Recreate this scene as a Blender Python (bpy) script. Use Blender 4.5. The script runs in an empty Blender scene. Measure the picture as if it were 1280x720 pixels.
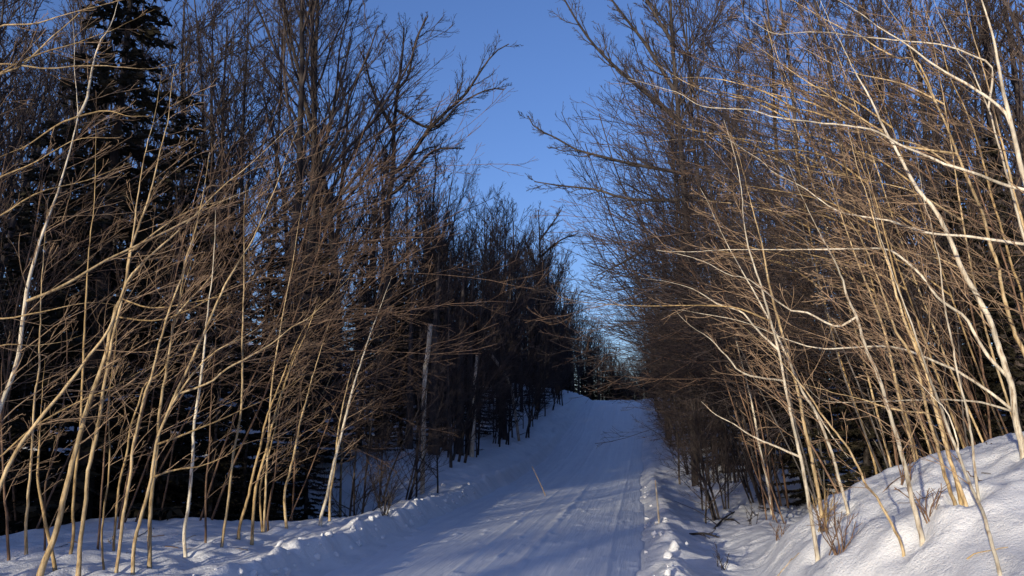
import bpy, math, random
import numpy as np
from mathutils import Vector

C = bpy.context.scene.collection
scene = bpy.context.scene
RNG = np.random.default_rng(7)

# ------------------------------------------------------------------ camera
F = 1005.0                       # focal length in pixels of a 1280 wide frame
YAW, PITCH = math.radians(9.1), math.atan(180 / F)
CAM = np.array([2.17, 0.0, 1.7])
fh = np.array([-math.sin(YAW), math.cos(YAW), 0.0])
rt = np.array([math.cos(YAW), math.sin(YAW), 0.0])
upz = np.array([0, 0, 1.0])
fp = fh * math.cos(PITCH) + upz * math.sin(PITCH)
upc = -fh * math.sin(PITCH) + upz * math.cos(PITCH)

def ray(u, v):
    r = fp + rt * ((u - 640) / F) + upc * ((360 - v) / F)
    return r / np.dot(r, fh)

def at(u, v, d):                 # world point seen at pixel (u, v), d metres ahead
    return CAM + ray(u, v) * d

cam_d = bpy.data.cameras.new('camera'); cam = bpy.data.objects.new('camera', cam_d); C.objects.link(cam)
cam_d.sensor_width = 36; cam_d.lens = 36 * F / 1280; cam_d.clip_end = 3000; cam_d.clip_start = 0.05
cam.location = CAM; cam.rotation_euler = (math.pi / 2 + PITCH, 0, YAW)
scene.camera = cam

# ------------------------------------------------------------------ noise and terrain
def vnoise(x, y, seed=0):
    x = np.asarray(x, float); y = np.asarray(y, float)
    xi = np.floor(x).astype(np.int64); yi = np.floor(y).astype(np.int64)
    xf, yf = x - xi, y - yi
    def h(a, b):
        n = (a * 374761393 + b * 668265263 + seed * 974711) & 0xffffffff
        n = ((n ^ (n >> 13)) * 1274126177) & 0xffffffff
        return ((n ^ (n >> 16)) & 0xffff) / 65535.0
    s, t = xf * xf * (3 - 2 * xf), yf * yf * (3 - 2 * yf)
    a = h(xi, yi) * (1 - s) + h(xi + 1, yi) * s
    b = h(xi, yi + 1) * (1 - s) + h(xi + 1, yi + 1) * s
    return (a * (1 - t) + b * t) * 2 - 1

def fbm(x, y, seed=0, oct=3):
    r, a = 0, 1.0
    for i in range(oct):
        r = r + a * vnoise(x * 2 ** i, y * 2 ** i, seed + i * 17); a *= .5
    return r

def sm(t):
    t = np.clip(t, 0, 1); return t * t * (3 - 2 * t)

YK = [-400, 0, 20, 24, 28, 32, 36, 40, 44, 48, 52, 56, 59, 62, 66, 72, 100, 160, 400]
ZK = [0, 0, 0, .03, .12, .28, .55, .93, 1.42, 1.98, 2.6, 3.28, 3.72, 4.05, 4.25, 4.3, 4.0, 3.0, 2.0]
def road_z(y):
    y = np.asarray(y, float)
    w = 1.5
    return sum(np.interp(y + k, YK, ZK) for k in (-w, -w / 2, 0, w / 2, w)) / 5

def road_edge(y, side):
    return 2.1 - (.30 * (1 - sm((np.asarray(y, float) - 10) / 10)) if side < 0 else 0) + .08 * fbm(y * .5, y * 0 + side * 9.3, 5, 3) + .03 * vnoise(y * 3, y * 0 + side, 8)

def ground_z(x, y):
    x = np.asarray(x, float); y = np.asarray(y, float)
    z = road_z(y)
    near = 1 - sm((y - 24) / 12)
    # left side
    s = -x - road_edge(y, -1)
    sp = np.clip(s, 0, None)
    lump = .5 + .5 * fbm(x * 3.2, y * 3.2, 31, 3)
    berm = np.exp(-((s - .30) / .20) ** 2) * (.05 + .14 * lump) * (.35 + .65 * near)
    plat = .2 * sm(s / .34)
    # near bank drops into a gully, farther on the ground climbs away from the road
    gl = sm((y - 13.2 - .25 * (x + 5) - .5 * vnoise(x * .6, y * .6, 3)) / 1.6) * (1 - sm((y - 19.5) / 4)) * sm((s - .9) / 1.2)
    side = sm((s - 5.2) / 2.5) * (1 - sm((y - 19) / 5))
    climb = sm((y - 19) / 7) * (.16 * sp + .28 * sm(s / 1.4))
    zl = berm + plat - 1.0 * gl - .8 * np.maximum(side - gl, 0) + np.minimum(climb, 5)
    # right side
    s2 = x - road_edge(y, 1)
    sp2 = np.clip(s2, 0, None)
    lump2 = .5 + .5 * fbm(x * 3.2, y * 3.2, 77, 3)
    berm2 = np.exp(-((s2 - .38) / .26) ** 2) * (.10 + .11 * lump2) * (.3 + .7 * near)
    dip = -.12 * np.exp(-((s2 - 1.3) / .6) ** 2) * near
    hump = .06 * sm(s2 / .8) + .10 * fbm(x * .45, y * .45, 41, 2) * sm((s2 - .3) / 1.5)
    mx_ = np.clip(x - 3.35 - .05 * (y - 9) - .30 * np.clip(8 - y, 0, 6) + .18 * vnoise(x * .9, y * .9, 61), 0, None)
    mound = 1.9 * (1 - np.exp(-mx_ / 2.05)) * sm(mx_ / .5) * (1 - sm((y - 10.8 - .30 * (x - 5.5)) / 3.0))
    mound = mound + (mound > .05) * np.clip(mound, 0, .5) * (.10 * fbm(x * 1.3, y * 1.3, 71, 3) + .05 * np.abs(fbm(x * 4.2, y * 4.2, 73, 3)) + .04 * np.floor(2.5 * fbm(x * 1.1 + y * .6, y * 1.9, 75, 2)) * 0)
    back = .42 * sm((y - 15) / 8) * sm((s2 - 1.6) / 4) + .05 * sp2 * sm((y - 16) / 10)
    zr = berm2 + dip + hump + mound + np.minimum(back, 4)
    zz = z + np.where(s > 0, zl, 0) + np.where(s2 > 0, zr, 0)
    inside = (s <= 0) & (s2 <= 0)
    zz = np.where(inside, zz - .05, zz)
    out = sm((np.maximum(s, s2) - .05) / .5)
    zz = zz + out * (.05 * fbm(x * 1.3, y * 1.3, 12, 3) + .020 * fbm(x * 5, y * 5, 19, 3) + .012 * np.maximum(0, fbm(x * 8, y * 8, 23, 2)))
    return zz

def gz(x, y):
    return float(ground_z(np.array([x]), np.array([y]))[0])

def hit(u, v, lo=4.0, hi=60.0):   # where the view ray through (u, v) meets the snow
    r = ray(u, v); ds = np.arange(lo, hi, .04)
    p = CAM[None] + ds[:, None] * r[None]
    g = ground_z(p[:, 0], p[:, 1])
    k = np.where(p[:, 2] <= g)[0]
    return float(ds[k[0]]) if len(k) else None

# ------------------------------------------------------------------ materials
def newmat(name):
    m = bpy.data.materials.new(name); m.use_nodes = True
    nt = m.node_tree; b = nt.nodes['Principled BSDF']
    return m, nt, b

def N(nt, t, **kw):
    n = nt.nodes.new(t)
    for k, v in kw.items():
        if k in n.inputs: n.inputs[k].default_value = v
        else: setattr(n, k, v)
    return n

def ramp(nt, stops):
    r = nt.nodes.new('ShaderNodeValToRGB'); e = r.color_ramp.elements
    while len(e) < len(stops): e.new(.5)
    for i, (p, c) in enumerate(stops):
        e[i].position = p; e[i].color = (*c, 1)
    return r

def bark(name, a, b, c, rough=.75, sc=34):
    m, nt, bs = newmat(name)
    tc = N(nt, 'ShaderNodeTexCoord')
    mp = N(nt, 'ShaderNodeMapping'); mp.inputs['Scale'].default_value = (sc, sc, sc * .22)
    no = N(nt, 'ShaderNodeTexNoise', Scale=1.0, Detail=5.0, Roughness=.62)
    r = ramp(nt, [(.34, c), (.47, a), (.64, b)])
    lo = N(nt, 'ShaderNodeTexNoise', Scale=3.2, Detail=4.0)
    oi = N(nt, 'ShaderNodeObjectInfo')
    mr = N(nt, 'ShaderNodeMapRange'); mr.inputs['To Min'].default_value = .72; mr.inputs['To Max'].default_value = 1.22
    mr2 = N(nt, 'ShaderNodeMapRange'); mr2.inputs['From Min'].default_value = .3; mr2.inputs['From Max'].default_value = .7
    mr2.inputs['To Min'].default_value = .5; mr2.inputs['To Max'].default_value = 1.25
    mul = N(nt, 'ShaderNodeMath', operation='MULTIPLY')
    hs = N(nt, 'ShaderNodeHueSaturation')
    L = nt.links.new
    L(tc.outputs['Object'], mp.inputs['Vector']); L(mp.outputs[0], no.inputs['Vector']); L(no.outputs['Fac'], r.inputs[0])
    L(tc.outputs['Object'], lo.inputs['Vector']); L(lo.outputs['Fac'], mr2.inputs['Value'])
    L(oi.outputs['Random'], mr.inputs['Value']); L(mr.outputs[0], mul.inputs[0]); L(mr2.outputs[0], mul.inputs[1])
    L(r.outputs[0], hs.inputs['Color']); L(mul.outputs[0], hs.inputs['Value']); L(hs.outputs[0], bs.inputs['Base Color'])
    bp = N(nt, 'ShaderNodeBump', Strength=.5, Distance=.006)
    L(no.outputs['Fac'], bp.inputs['Height']); L(bp.outputs[0], bs.inputs['Normal'])
    bs.inputs['Roughness'].default_value = rough
    bs.inputs['Specular IOR Level'].default_value = .3
    return m

M = {
    'pale': bark('pale_bark', (.52, .37, .19), (.68, .53, .32), (.22, .14, .07)),
    'white': bark('white_bark', (.60, .52, .40), (.74, .67, .53), (.28, .20, .13)),
    'tan': bark('tan_bark', (.40, .27, .12), (.54, .39, .20), (.16, .095, .05)),
    'brown': bark('brown_bark', (.17, .10, .06), (.25, .155, .10), (.09, .055, .035)),
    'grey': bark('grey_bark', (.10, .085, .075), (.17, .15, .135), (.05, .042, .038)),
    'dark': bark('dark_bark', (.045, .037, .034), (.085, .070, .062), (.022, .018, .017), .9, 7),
    'twig': bark('red_brown_twig', (.15, .095, .065), (.21, .14, .095), (.09, .055, .04)),
    'shadetwig': bark('shaded_twig', (.052, .039, .036), (.078, .060, .054), (.032, .025, .024)),  # twig brown darkened, the shade of the woods put into its colour
    'twigtan': bark('tan_twig', (.32, .215, .135), (.43, .30, .19), (.18, .11, .065)),
    'wood': bark('bare_wood', (.36, .30, .24), (.46, .40, .33), (.20, .16, .12)),
}

def needle_mat():
    m, nt, b = newmat('spruce_needles')
    tc = N(nt, 'ShaderNodeTexCoord'); no = N(nt, 'ShaderNodeTexNoise', Scale=1.6, Detail=4.0)
    r = ramp(nt, [(.3, (.012, .013, .009)), (.55, (.030, .026, .016)), (.75, (.050, .038, .022))])
    nt.links.new(tc.outputs['Object'], no.inputs['Vector']); nt.links.new(no.outputs['Fac'], r.inputs[0])
    nt.links.new(r.outputs[0], b.inputs['Base Color']); b.inputs['Roughness'].default_value = .8
    b.inputs['Specular IOR Level'].default_value = .15
    return m
M['needle'] = needle_mat()

def snow_mat(name, road=False):
    m, nt, b = newmat(name); L = nt.links.new
    tc = N(nt, 'ShaderNodeTexCoord')
    n1 = N(nt, 'ShaderNodeTexNoise', Scale=2.2, Detail=6.0, Roughness=.6)
    n2 = N(nt, 'ShaderNodeTexNoise', Scale=38.0, Detail=4.0, Roughness=.7)
    L(tc.outputs['Object'], n1.inputs['Vector']); L(tc.outputs['Object'], n2.inputs['Vector'])
    if not road:
        r = ramp(nt, [(.3, (.70, .71, .73)), (.6, (.80, .805, .82))])
        L(n1.outputs['Fac'], r.inputs[0]); L(r.outputs[0], b.inputs['Base Color'])
        mx = N(nt, 'ShaderNodeMath', operation='MULTIPLY_ADD'); mx.inputs[1].default_value = .35
        n5 = N(nt, 'ShaderNodeTexNoise', Scale=9.0, Detail=5.0, Roughness=.65, Distortion=.4); L(tc.outputs['Object'], n5.inputs['Vector'])
        n6 = N(nt, 'ShaderNodeTexNoise', Scale=1.3, Detail=3.0); L(tc.outputs['Object'], n6.inputs['Vector'])
        rm = ramp(nt, [(.42, (.12, .12, .12)), (.6, (1, 1, 1))]); L(n6.outputs['Fac'], rm.inputs[0])
        mm = N(nt, 'ShaderNodeMath', operation='MULTIPLY'); L(n5.outputs['Fac'], mm.inputs[0]); L(rm.outputs[0], mm.inputs[1])
        L(n2.outputs['Fac'], mx.inputs[0]); L(mm.outputs[0], mx.inputs[2])
        bp = N(nt, 'ShaderNodeBump', Strength=.7, Distance=.06); L(mx.outputs[0], bp.inputs['Height'])
    else:
        mp = N(nt, 'ShaderNodeMapping'); mp.inputs['Scale'].default_value = (7.0, .22, 1)
        L(tc.outputs['Object'], mp.inputs['Vector'])
        n3 = N(nt, 'ShaderNodeTexNoise', Scale=1.0, Detail=5.0, Roughness=.6); L(mp.outputs[0], n3.inputs['Vector'])
        mp2 = N(nt, 'ShaderNodeMapping'); mp2.inputs['Scale'].default_value = (26.0, 1.1, 1)
        L(tc.outputs['Object'], mp2.inputs['Vector'])
        n4 = N(nt, 'ShaderNodeTexNoise', Scale=1.0, Detail=3.0); L(mp2.outputs[0], n4.inputs['Vector'])
        r = ramp(nt, [(.32, (.72, .74, .78)), (.5, (.80, .82, .85)), (.66, (.90, .91, .92))])
        mx = N(nt, 'ShaderNodeMix'); mx.inputs[0].default_value = .35
        L(n3.outputs['Fac'], mx.inputs[2]); L(n1.outputs['Fac'], mx.inputs[3])
        L(mx.outputs[0], r.inputs[0]); L(r.outputs[0], b.inputs['Base Color'])
        a = N(nt, 'ShaderNodeMath', operation='MULTIPLY_ADD'); a.inputs[1].default_value = .4
        L(n4.outputs['Fac'], a.inputs[0]); L(n3.outputs['Fac'], a.inputs[2])
        a2 = N(nt, 'ShaderNodeMath', operation='MULTIPLY_ADD'); a2.inputs[1].default_value = .25
        L(n2.outputs['Fac'], a2.inputs[0]); L(a.outputs[0], a2.inputs[2])
        bp = N(nt, 'ShaderNodeBump', Strength=.5, Distance=.04); L(a2.outputs[0], bp.inputs['Height'])
    L(bp.outputs[0], b.inputs['Normal'])
    b.inputs['Roughness'].default_value = .55 if not road else .5
    b.inputs['Specular IOR Level'].default_value = .25
    return m
M['snow'] = snow_mat('snow'); M['road'] = snow_mat('packed_snow', True)

# ------------------------------------------------------------------ mesh helpers
def mesh_np(name, V, Fq, mat, smooth=True, matidx=None):
    me = bpy.data.meshes.new(name)
    V = np.asarray(V, np.float32); Fq = np.asarray(Fq, np.int32)
    k = Fq.shape[1]
    me.vertices.add(len(V)); me.vertices.foreach_set('co', V.ravel())
    me.loops.add(Fq.size); me.loops.foreach_set('vertex_index', Fq.ravel())
    me.polygons.add(len(Fq)); me.polygons.foreach_set('loop_start', np.arange(len(Fq), dtype=np.int32) * k)
    me.polygons.foreach_set('use_smooth', np.full(len(Fq), smooth))
    for mm in (mat if isinstance(mat, list) else [mat]): me.materials.append(mm)
    if matidx is not None: me.polygons.foreach_set('material_index', np.asarray(matidx, np.int32))
    me.update(calc_edges=True)
    return me

def link(name, me, parent=None):
    o = bpy.data.objects.new(name, me); C.objects.link(o)
    if parent is not None: o.parent = parent
    return o

def tag(o, label=None, cat=None, group=None, kind=None):
    if label: o['label'] = label
    if cat: o['category'] = cat
    if group: o['group'] = group
    if kind: o['kind'] = kind
    return o

class Tubes:
    """collects polylines (N,K,3) with radii (N,K) as tapered tubes"""
    def __init__(s): s.V, s.F, s.I, s.n = [], [], [], 0
    def add(s, P, R, sides=4, mi=0):
        P = np.asarray(P, float); R = np.asarray(R, float)
        if P.ndim == 2: P, R = P[None], R[None]
        n, k = P.shape[:2]
        if n == 0: return
        T = np.gradient(P, axis=1); T /= np.linalg.norm(T, axis=2, keepdims=True) + 1e-9
        ref = np.where(np.abs(T.mean(1)[:, None, 2:3]) > .8, np.array([1., .13, 0]), np.array([0.07, 0.11, 1.]))
        A = np.cross(T, np.broadcast_to(ref, T.shape)); A /= np.linalg.norm(A, axis=2, keepdims=True) + 1e-9
        B = np.cross(T, A)
        th = np.arange(sides) / sides * 2 * math.pi
        V = P[:, :, None] + R[:, :, None, None] * (A[:, :, None] * np.cos(th)[None, None, :, None] + B[:, :, None] * np.sin(th)[None, None, :, None])
        s.V.append(V.reshape(-1, 3))
        idx = np.arange(n * k * sides).reshape(n, k, sides) + s.n
        a = idx[:, :-1]; b = np.roll(a, -1, axis=2); d = idx[:, 1:]; c = np.roll(d, -1, axis=2)
        f = np.stack([a, b, c, d], -1).reshape(-1, 4)
        s.F.append(f); s.I.append(np.full(len(f), mi)); s.n += n * k * sides
    def mesh(s, name, mat):
        return mesh_np(name, np.concatenate(s.V), np.concatenate(s.F), mat, True, np.concatenate(s.I))

def norm(v): return v / (np.linalg.norm(v, axis=-1, keepdims=True) + 1e-9)

def smooth_line(pts, K):
    pts = np.asarray(pts, float)
    if len(pts) < 3:
        t = np.linspace(0, 1, K)[:, None]; return pts[0] * (1 - t) + pts[-1] * t
    p = np.vstack([2 * pts[0] - pts[1], pts, 2 * pts[-1] - pts[-2]])
    seg = np.linalg.norm(np.diff(pts, axis=0), axis=1); cum = np.r_[0, np.cumsum(seg)]
    q = np.linspace(0, cum[-1], K); out = []
    for x in q:
        i = min(np.searchsorted(cum, x, 'right') - 1, len(seg) - 1); t = (x - cum[i]) / (seg[i] + 1e-9)
        a, b, c, d = p[i], p[i + 1], p[i + 2], p[i + 3]
        out.append(.5 * (2 * b + (c - a) * t + (2 * a - 5 * b + 4 * c - d) * t * t + (3 * b - 3 * c + d - a) * t ** 3))
    return np.array(out)

def grow(rng, P, R, n, t0, t1, ang, lenf, K, wob, trop, rr=.6, rmin=.002, spread=.25, fall=.55, side=None, sidew=0., abslen=None):
    """n children on each polyline of P (N,Kp,3); returns their polylines and radii"""
    N_, Kp = P.shape[:2]
    t = t0 + (t1 - t0) * (np.arange(n)[None] + rng.random((N_, n))) / n
    f = t * (Kp - 1); i = np.minimum(f.astype(int), Kp - 2); w = (f - i)[..., None]
    ar = np.arange(N_)[:, None]
    p0 = P[ar, i] * (1 - w) + P[ar, i + 1] * w
    T = norm(P[ar, i + 1] - P[ar, i])
    r0 = R[ar, i] * (1 - w[..., 0]) + R[ar, i + 1] * w[..., 0]
    L = np.linalg.norm(np.diff(P, axis=1), axis=2).sum(1)[:, None] if abslen is None else abslen
    ln = L * lenf * (1 - fall * (t - t0) / (t1 - t0 + 1e-9)) * rng.uniform(.65, 1.3, (N_, n))
    q = rng.normal(size=(N_, n, 3))
    if side is not None: q = q + np.asarray(side) * sidew
    perp = norm(q - (q * T).sum(-1, keepdims=True) * T)
    a = ang * (1 + spread * rng.normal(size=(N_, n, 1)))
    d = norm(np.cos(a) * T + np.sin(a) * perp)
    N2 = N_ * n
    d = d.reshape(N2, 3); p = p0.reshape(N2, 3); ln = ln.reshape(N2, 1); r0 = r0.reshape(N2)
    pts = [p]; tr = np.asarray(trop, float)
    for k in range(K - 1):
        p = p + d * ln / (K - 1); pts.append(p)
        d = norm(d + wob * rng.normal(size=d.shape) + tr / (K - 1))
    PP = np.stack(pts, 1)
    rb = np.maximum(r0 * rr, rmin)
    RR = np.maximum(rb[:, None] * np.linspace(1, .3, K)[None], rmin * .8)
    return PP, RR

def stem_line(rng, L, lean, K=14, wob=.05, trop=(0, 0, .15), start=(0, 0, -.15)):
    d = norm(np.array([lean[0], lean[1], 1.0])); p = np.array(start, float); pts = [p]
    for k in range(K - 1):
        p = p + d * L / (K - 1); pts.append(p)
        d = norm(d + wob * rng.normal(size=3) + np.array(trop) / (K - 1))
    return np.array(pts)

# ------------------------------------------------------------------ setting: snow and road
def grid_coords(spec):
    out = [spec[0][0]]
    for a, b, st in spec:
        n = max(1, int(round((b - a) / st))); out += list(np.linspace(a, b, n + 1)[1:])
    return np.array(out)

xs = grid_coords([(-400, -60, 20), (-60, -20, 4), (-20, -9, .5), (-9, -1.9, .055), (-1.9, 1.9, .5), (1.9, 9, .055), (9, 20, .5), (20, 60, 4), (60, 400, 20)])
ys = grid_coords([(-300, -20, 20), (-20, 4, 1), (4, 7, .15), (7, 15, .055), (15, 24, .1), (24, 40, .2), (40, 72, .5), (72, 120, 3), (120, 600, 30)])
def sheet(name, xs, ys, zf, mat):
    X, Y = np.meshgrid(xs, ys); Z = zf(X, Y)
    V = np.stack([X, Y, Z], -1).reshape(-1, 3)
    I = np.arange(X.size).reshape(X.shape)
    Fq = np.stack([I[:-1, :-1], I[:-1, 1:], I[1:, 1:], I[1:, :-1]], -1).reshape(-1, 4)
    return link(name, mesh_np(name, V, Fq, mat))

def road_surface(x, y):
    z = road_z(y) + .004 * fbm(x * 2, y * 1.2, 3, 3)
    wx = x + .10 * vnoise(y * .11, y * 0 + 4, 6)
    rid = np.exp(-((wx - .48) / .07) ** 2) * (.024 + .018 * vnoise(y * 2.3, x * 5, 9))
    rid = rid + np.exp(-((wx - 1.62) / .035) ** 2) * .015 + np.exp(-((wx + .25) / .04) ** 2) * .015 + np.exp(-((wx - .1) / .025) ** 2) * .010
    rid = rid + np.exp(-((wx + 1.2) / .05) ** 2) * (.010 + .01 * vnoise(y * 1.1, x * 4, 5))
    lane = -.018 * (np.exp(-((wx - 1.1) / .32) ** 2) + np.exp(-((wx + .7) / .34) ** 2))
    crumb = .030 * np.maximum(0, fbm(x * 7, y * 5, 55, 2) - .55)
    ex = np.maximum(np.maximum(x - road_edge(y, 1), -x - road_edge(y, -1)), -1)
    return z + rid + lane + crumb - .5 * np.clip(ex + .02, 0, 1)
rxs = np.linspace(-2.4, 2.4, 161)
rys = grid_coords([(-60, 4, 4), (4, 8, .2), (8, 26, .08), (26, 45, .25), (45, 72, .6), (72, 150, 5)])
tag(sheet('road', rxs, rys, road_surface, M['road']), kind='structure')

# ------------------------------------------------------------------ traced saplings
def thing(name, loc, label, cat, group=None):
    o = bpy.data.objects.new(name, None); C.objects.link(o); o.location = loc; o.empty_display_size = .2
    return tag(o, label, cat, group)

def traced(pts, label, mat='pale', w=(5, 2), d=None, dd=0., branches=(), twigs=18, seed=0, side=1, sub=(), group=None,
           twmat='twigtan', twl=.17, name='sapling', cat='sapling', depthwave=.12, twig_up=.35, twr=.0035, cover=None):
    """stem seen at the pixels pts (base first); d = metres ahead at the base, dd = how far the tip leans away"""
    rng = np.random.default_rng(seed + 100)
    if d is None: d = hit(*pts[0])
    n = len(pts); ph = rng.random() * 6
    P = []
    for i, (u, v) in enumerate(pts):
        t = i / max(1, n - 1)
        P.append(at(u, v, d + dd * t + depthwave * t * math.sin(ph + 4 * t)))
    P = np.array(P)
    base = P[0].copy(); g = gz(base[0], base[1])
    low = base.copy()
    if base[2] > g + .02:           # the foot is out of the frame or behind snow: carry the stem down to the ground
        dirn = norm(P[0] - P[1]); dirn = norm(dirn * .6 + np.array([0, 0, -.7]))
        dirn[2] = min(dirn[2], -.45); tt = (base[2] - g) / -dirn[2]; low = base + dirn * tt
        low[2] = gz(low[0], low[1]); mid = (low + base) / 2
        P = np.vstack([low - [0, 0, .12], mid, P]) if tt > .4 else np.vstack([low - [0, 0, .12], P])
    else:
        low[2] = g; P = np.vstack([low - [0, 0, .15], P])
    px = d / F / 2
    K = max(14, 4 * n)
    S = smooth_line(P, K); R = np.linspace(w[0], w[1], K) * px * .84 * np.interp(np.linspace(0, 1, K), [0, .55, 1], [1, .92, .22])
    S[3:] += rng.normal(size=(K - 3, 3)) * .0022
    R *= 1 + .10 * rng.normal(size=K).cumsum() / math.sqrt(K)
    R[:3] *= [1.35, 1.2, 1.08]
    root = thing(name, low, label, cat, group)
    tb = Tubes(); tb.add(S - low, R, 8)
    link('trunk', tb.mesh('trunk', M[mat]), root)
    alls, allr = [S], [R]
    bl = []
    for b in branches:
        bp, bw = b[0], b[1]; bd = b[2] if len(b) > 2 else 0.
        # start on the stem, at the stem point nearest to the first pixel
        st = ray_nearest(S, bp[0]); d0 = float(np.dot(S[st] - CAM, fh))
        Q = [S[st]] + [at(u, v, d0 + bd * (i + 1) / len(bp)) for i, (u, v) in enumerate(bp[1:] if len(bp) > 1 else bp)]
        KB = max(10, 3 * len(Q)); B = smooth_line(Q, KB)
        B[2:] += rng.normal(size=(KB - 2, 3)) * .002
        br = np.linspace(bw[0], bw[1], KB) * px * np.interp(np.linspace(0, 1, KB), [0, .4, 1], [1, .85, .28])
        t2 = Tubes(); t2.add(B - low, br, 6)
        link('branch', t2.mesh('branch', M[b[3] if len(b) > 3 else mat]), root)
        bl.append((B, br))
    if twigs:
        tw = Tubes(); sd = np.array([side, .25, .15])
        a, r = grow(rng, S[None], R[None], twigs, .22, .99, .8, twl, 9, .07, (side * .40, .1, twig_up * .6), rr=.34, rmin=twr, side=sd, sidew=1.3)
        tw.add(a, r, 4)
        a2, r2 = grow(rng, a, r, 3, .25, .95, .55, .45, 6, .10, (side * .2, .1, .25), rr=.7, rmin=twr * .8)
        tw.add(a2, r2, 3)
        a3, r3 = grow(rng, a2, r2, 2, .3, .95, .55, .5, 4, .10, (side * .2, .1, .25), rr=.8, rmin=twr * .6)
        tw.add(a3, r3, 3)
        for B, br in bl:
            Lb = np.linalg.norm(np.diff(B, axis=0), axis=1).sum()
            nb = max(3, int(Lb * 3.2))
            a, r = grow(rng, B[None], br[None], nb, .2, .98, .5, .22, 7, .08, (side * .15, .05, twig_up), rr=.55, rmin=twr, fall=.7)
            tw.add(a, r, 4)
            a2, r2 = grow(rng, a, r, 3, .2, .95, .5, .5, 5, .1, (side * .1, .05, .25), rr=.7, rmin=twr * .7)
            tw.add(a2, r2, 3)
        tw.V = [v - low for v in tw.V]
        link('crown', tw.mesh('crown', M[twmat]), root)
    return root

def ray_nearest(S, px):
    rel = S - CAM; z = rel @ fp
    u = 640 + F * (rel @ rt) / z; v = 360 - F * (rel @ upc) / z
    return int(np.argmin((u - px[0]) ** 2 + (v - px[1]) ** 2))

GL, GR = 'pale saplings on the left snow bank', 'pale saplings on the right snow bank'
# ---- left bank
traced([(50, 718), (70, 665), (82, 612), (99, 547), (108, 513), (122, 473), (133, 440), (143, 393), (157, 357), (163, 313), (180, 265), (190, 233), (200, 190), (210, 150), (215, 100), (220, 80)],
       'thick golden pole leaning right from the corner of the left bank', 'pale', (9, 3), dd=.6, seed=1, group=GL,
       branches=[([(163, 313), (200, 286), (240, 262), (300, 245)], (2.5, 1.2), .4), ([(143, 393), (200, 400), (260, 375), (300, 352)], (2.5, 1.2), .5, 'tan')])
traced([(98, 718), (100, 680), (107, 630), (110, 590), (120, 547), (128, 497), (132, 470), (143, 413), (153, 373), (160, 337), (167, 290), (172, 247), (183, 183), (193, 147), (202, 90)],
       'straight golden sapling crossing close behind the thickest leaning pole', 'pale', (7, 2.5), dd=.5, seed=2, group=GL,
       branches=[([(153, 373), (190, 385), (240, 378), (290, 367)], (2.5, 1.2), .5, 'tan'), ([(110, 590), (118, 545), (130, 500), (150, 455)], (3, 1.5), .2)])
traced([(0, 608), (20, 565), (43, 532), (87, 478), (110, 447), (133, 417), (147, 385), (160, 350), (187, 320), (233, 280), (273, 238), (313, 205), (343, 177), (373, 147)],
       'golden sapling entering at the left edge and arching far up over its neighbours', 'pale', (7, 2.2), d=8.6, dd=.7, seed=3, group=GL, twigs=12)
traced([(-12, 583), (0, 572), (37, 538), (77, 513), (110, 497), (143, 483), (200, 452), (250, 437)],
       'thin bent sapling stretching low across the golden poles from the left edge', 'tan', (4, 1.5), d=9.0, dd=.5, seed=4, group=GL)
traced([(-6, 530), (0, 510), (10, 485), (23, 447), (28, 400), (35, 357), (43, 325), (57, 280), (72, 240), (88, 185), (97, 148), (96, 120), (93, 85), (93, 50), (90, 18)],
       'white curving sapling with forked top by the left edge of the woods', 'white', (9, 2), d=7.6, dd=.2, seed=5, group=GL,
       branches=[([(97, 148), (108, 125), (115, 87), (125, 52), (137, 35), (148, 0)], (4, 1.8), .1, 'white'),
                 ([(35, 383), (67, 363), (103, 343), (133, 325), (160, 312), (200, 293), (240, 272), (270, 255), (305, 240), (370, 215)], (4, 1.4), .6, 'pale'),
                 ([(95, 150), (70, 157), (33, 182), (0, 196)], (2.8, 1.6), -.2, 'tan'), ([(97, 148), (120, 140), (140, 139), (160, 145), (190, 145)], (2.6, 1.4), .2, 'tan')])
traced([(-60, 420), (-58, 320), (-50, 200), (-46, 140), (-40, 60), (-30, -40)], 'sapling rooted past the left edge, sending long bare limbs across the top corner', 'pale', (8, 3), d=7.2, seed=6, group=GL, twigs=6,
       branches=[([(-46, 115), (0, 93), (22, 85), (43, 68), (63, 48), (87, 28), (107, 13), (160, -2)], (3.8, 1.6), .3),
                 ([(-40, 45), (0, 33), (43, 30), (83, 18), (133, 5), (170, -5)], (3, 1.5), .4),
                 ([(-48, 80), (0, 80), (40, 84), (63, 86), (93, 83), (120, 82), (150, 84), (190, 86), (223, 80)], (3.2, 1.3), .5),
                 ([(-47, 110), (10, 85), (50, 67), (83, 57), (120, 45), (150, 33), (193, 12)], (3, 1.2), .3, 'tan'),
                 ([(-50, 250), (0, 222), (40, 205), (95, 175), (150, 172)], (3, 1.2), .5, 'tan'),
                 ([(-55, 300), (0, 270), (50, 240), (110, 225), (170, 200)], (3, 1.2), .6, 'tan'),
                 ([(-58, 400), (0, 398), (60, 388), (110, 378), (150, 382)], (3, 1.2), .6, 'tan'),
                 ([(-58, 460), (0, 432), (40, 432), (75, 428), (105, 418)], (3, 1.2), .6, 'tan')])
traced([(11, 702), (9, 660), (5, 605), (3, 560), (1, 500), (4, 430)], 'thin upright sapling nearest the left edge', 'brown', (4, 2), seed=7, group=GL, twigs=6)
traced([(33, 695), (32, 660), (35, 625), (40, 560), (42, 520), (45, 480), (48, 473), (50, 413), (52, 357), (55, 313), (60, 250)],
       'slender pale upright sapling between the left edge and the golden clump', 'pale', (4.5, 1.8), seed=8, group=GL, twigs=10)
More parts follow.
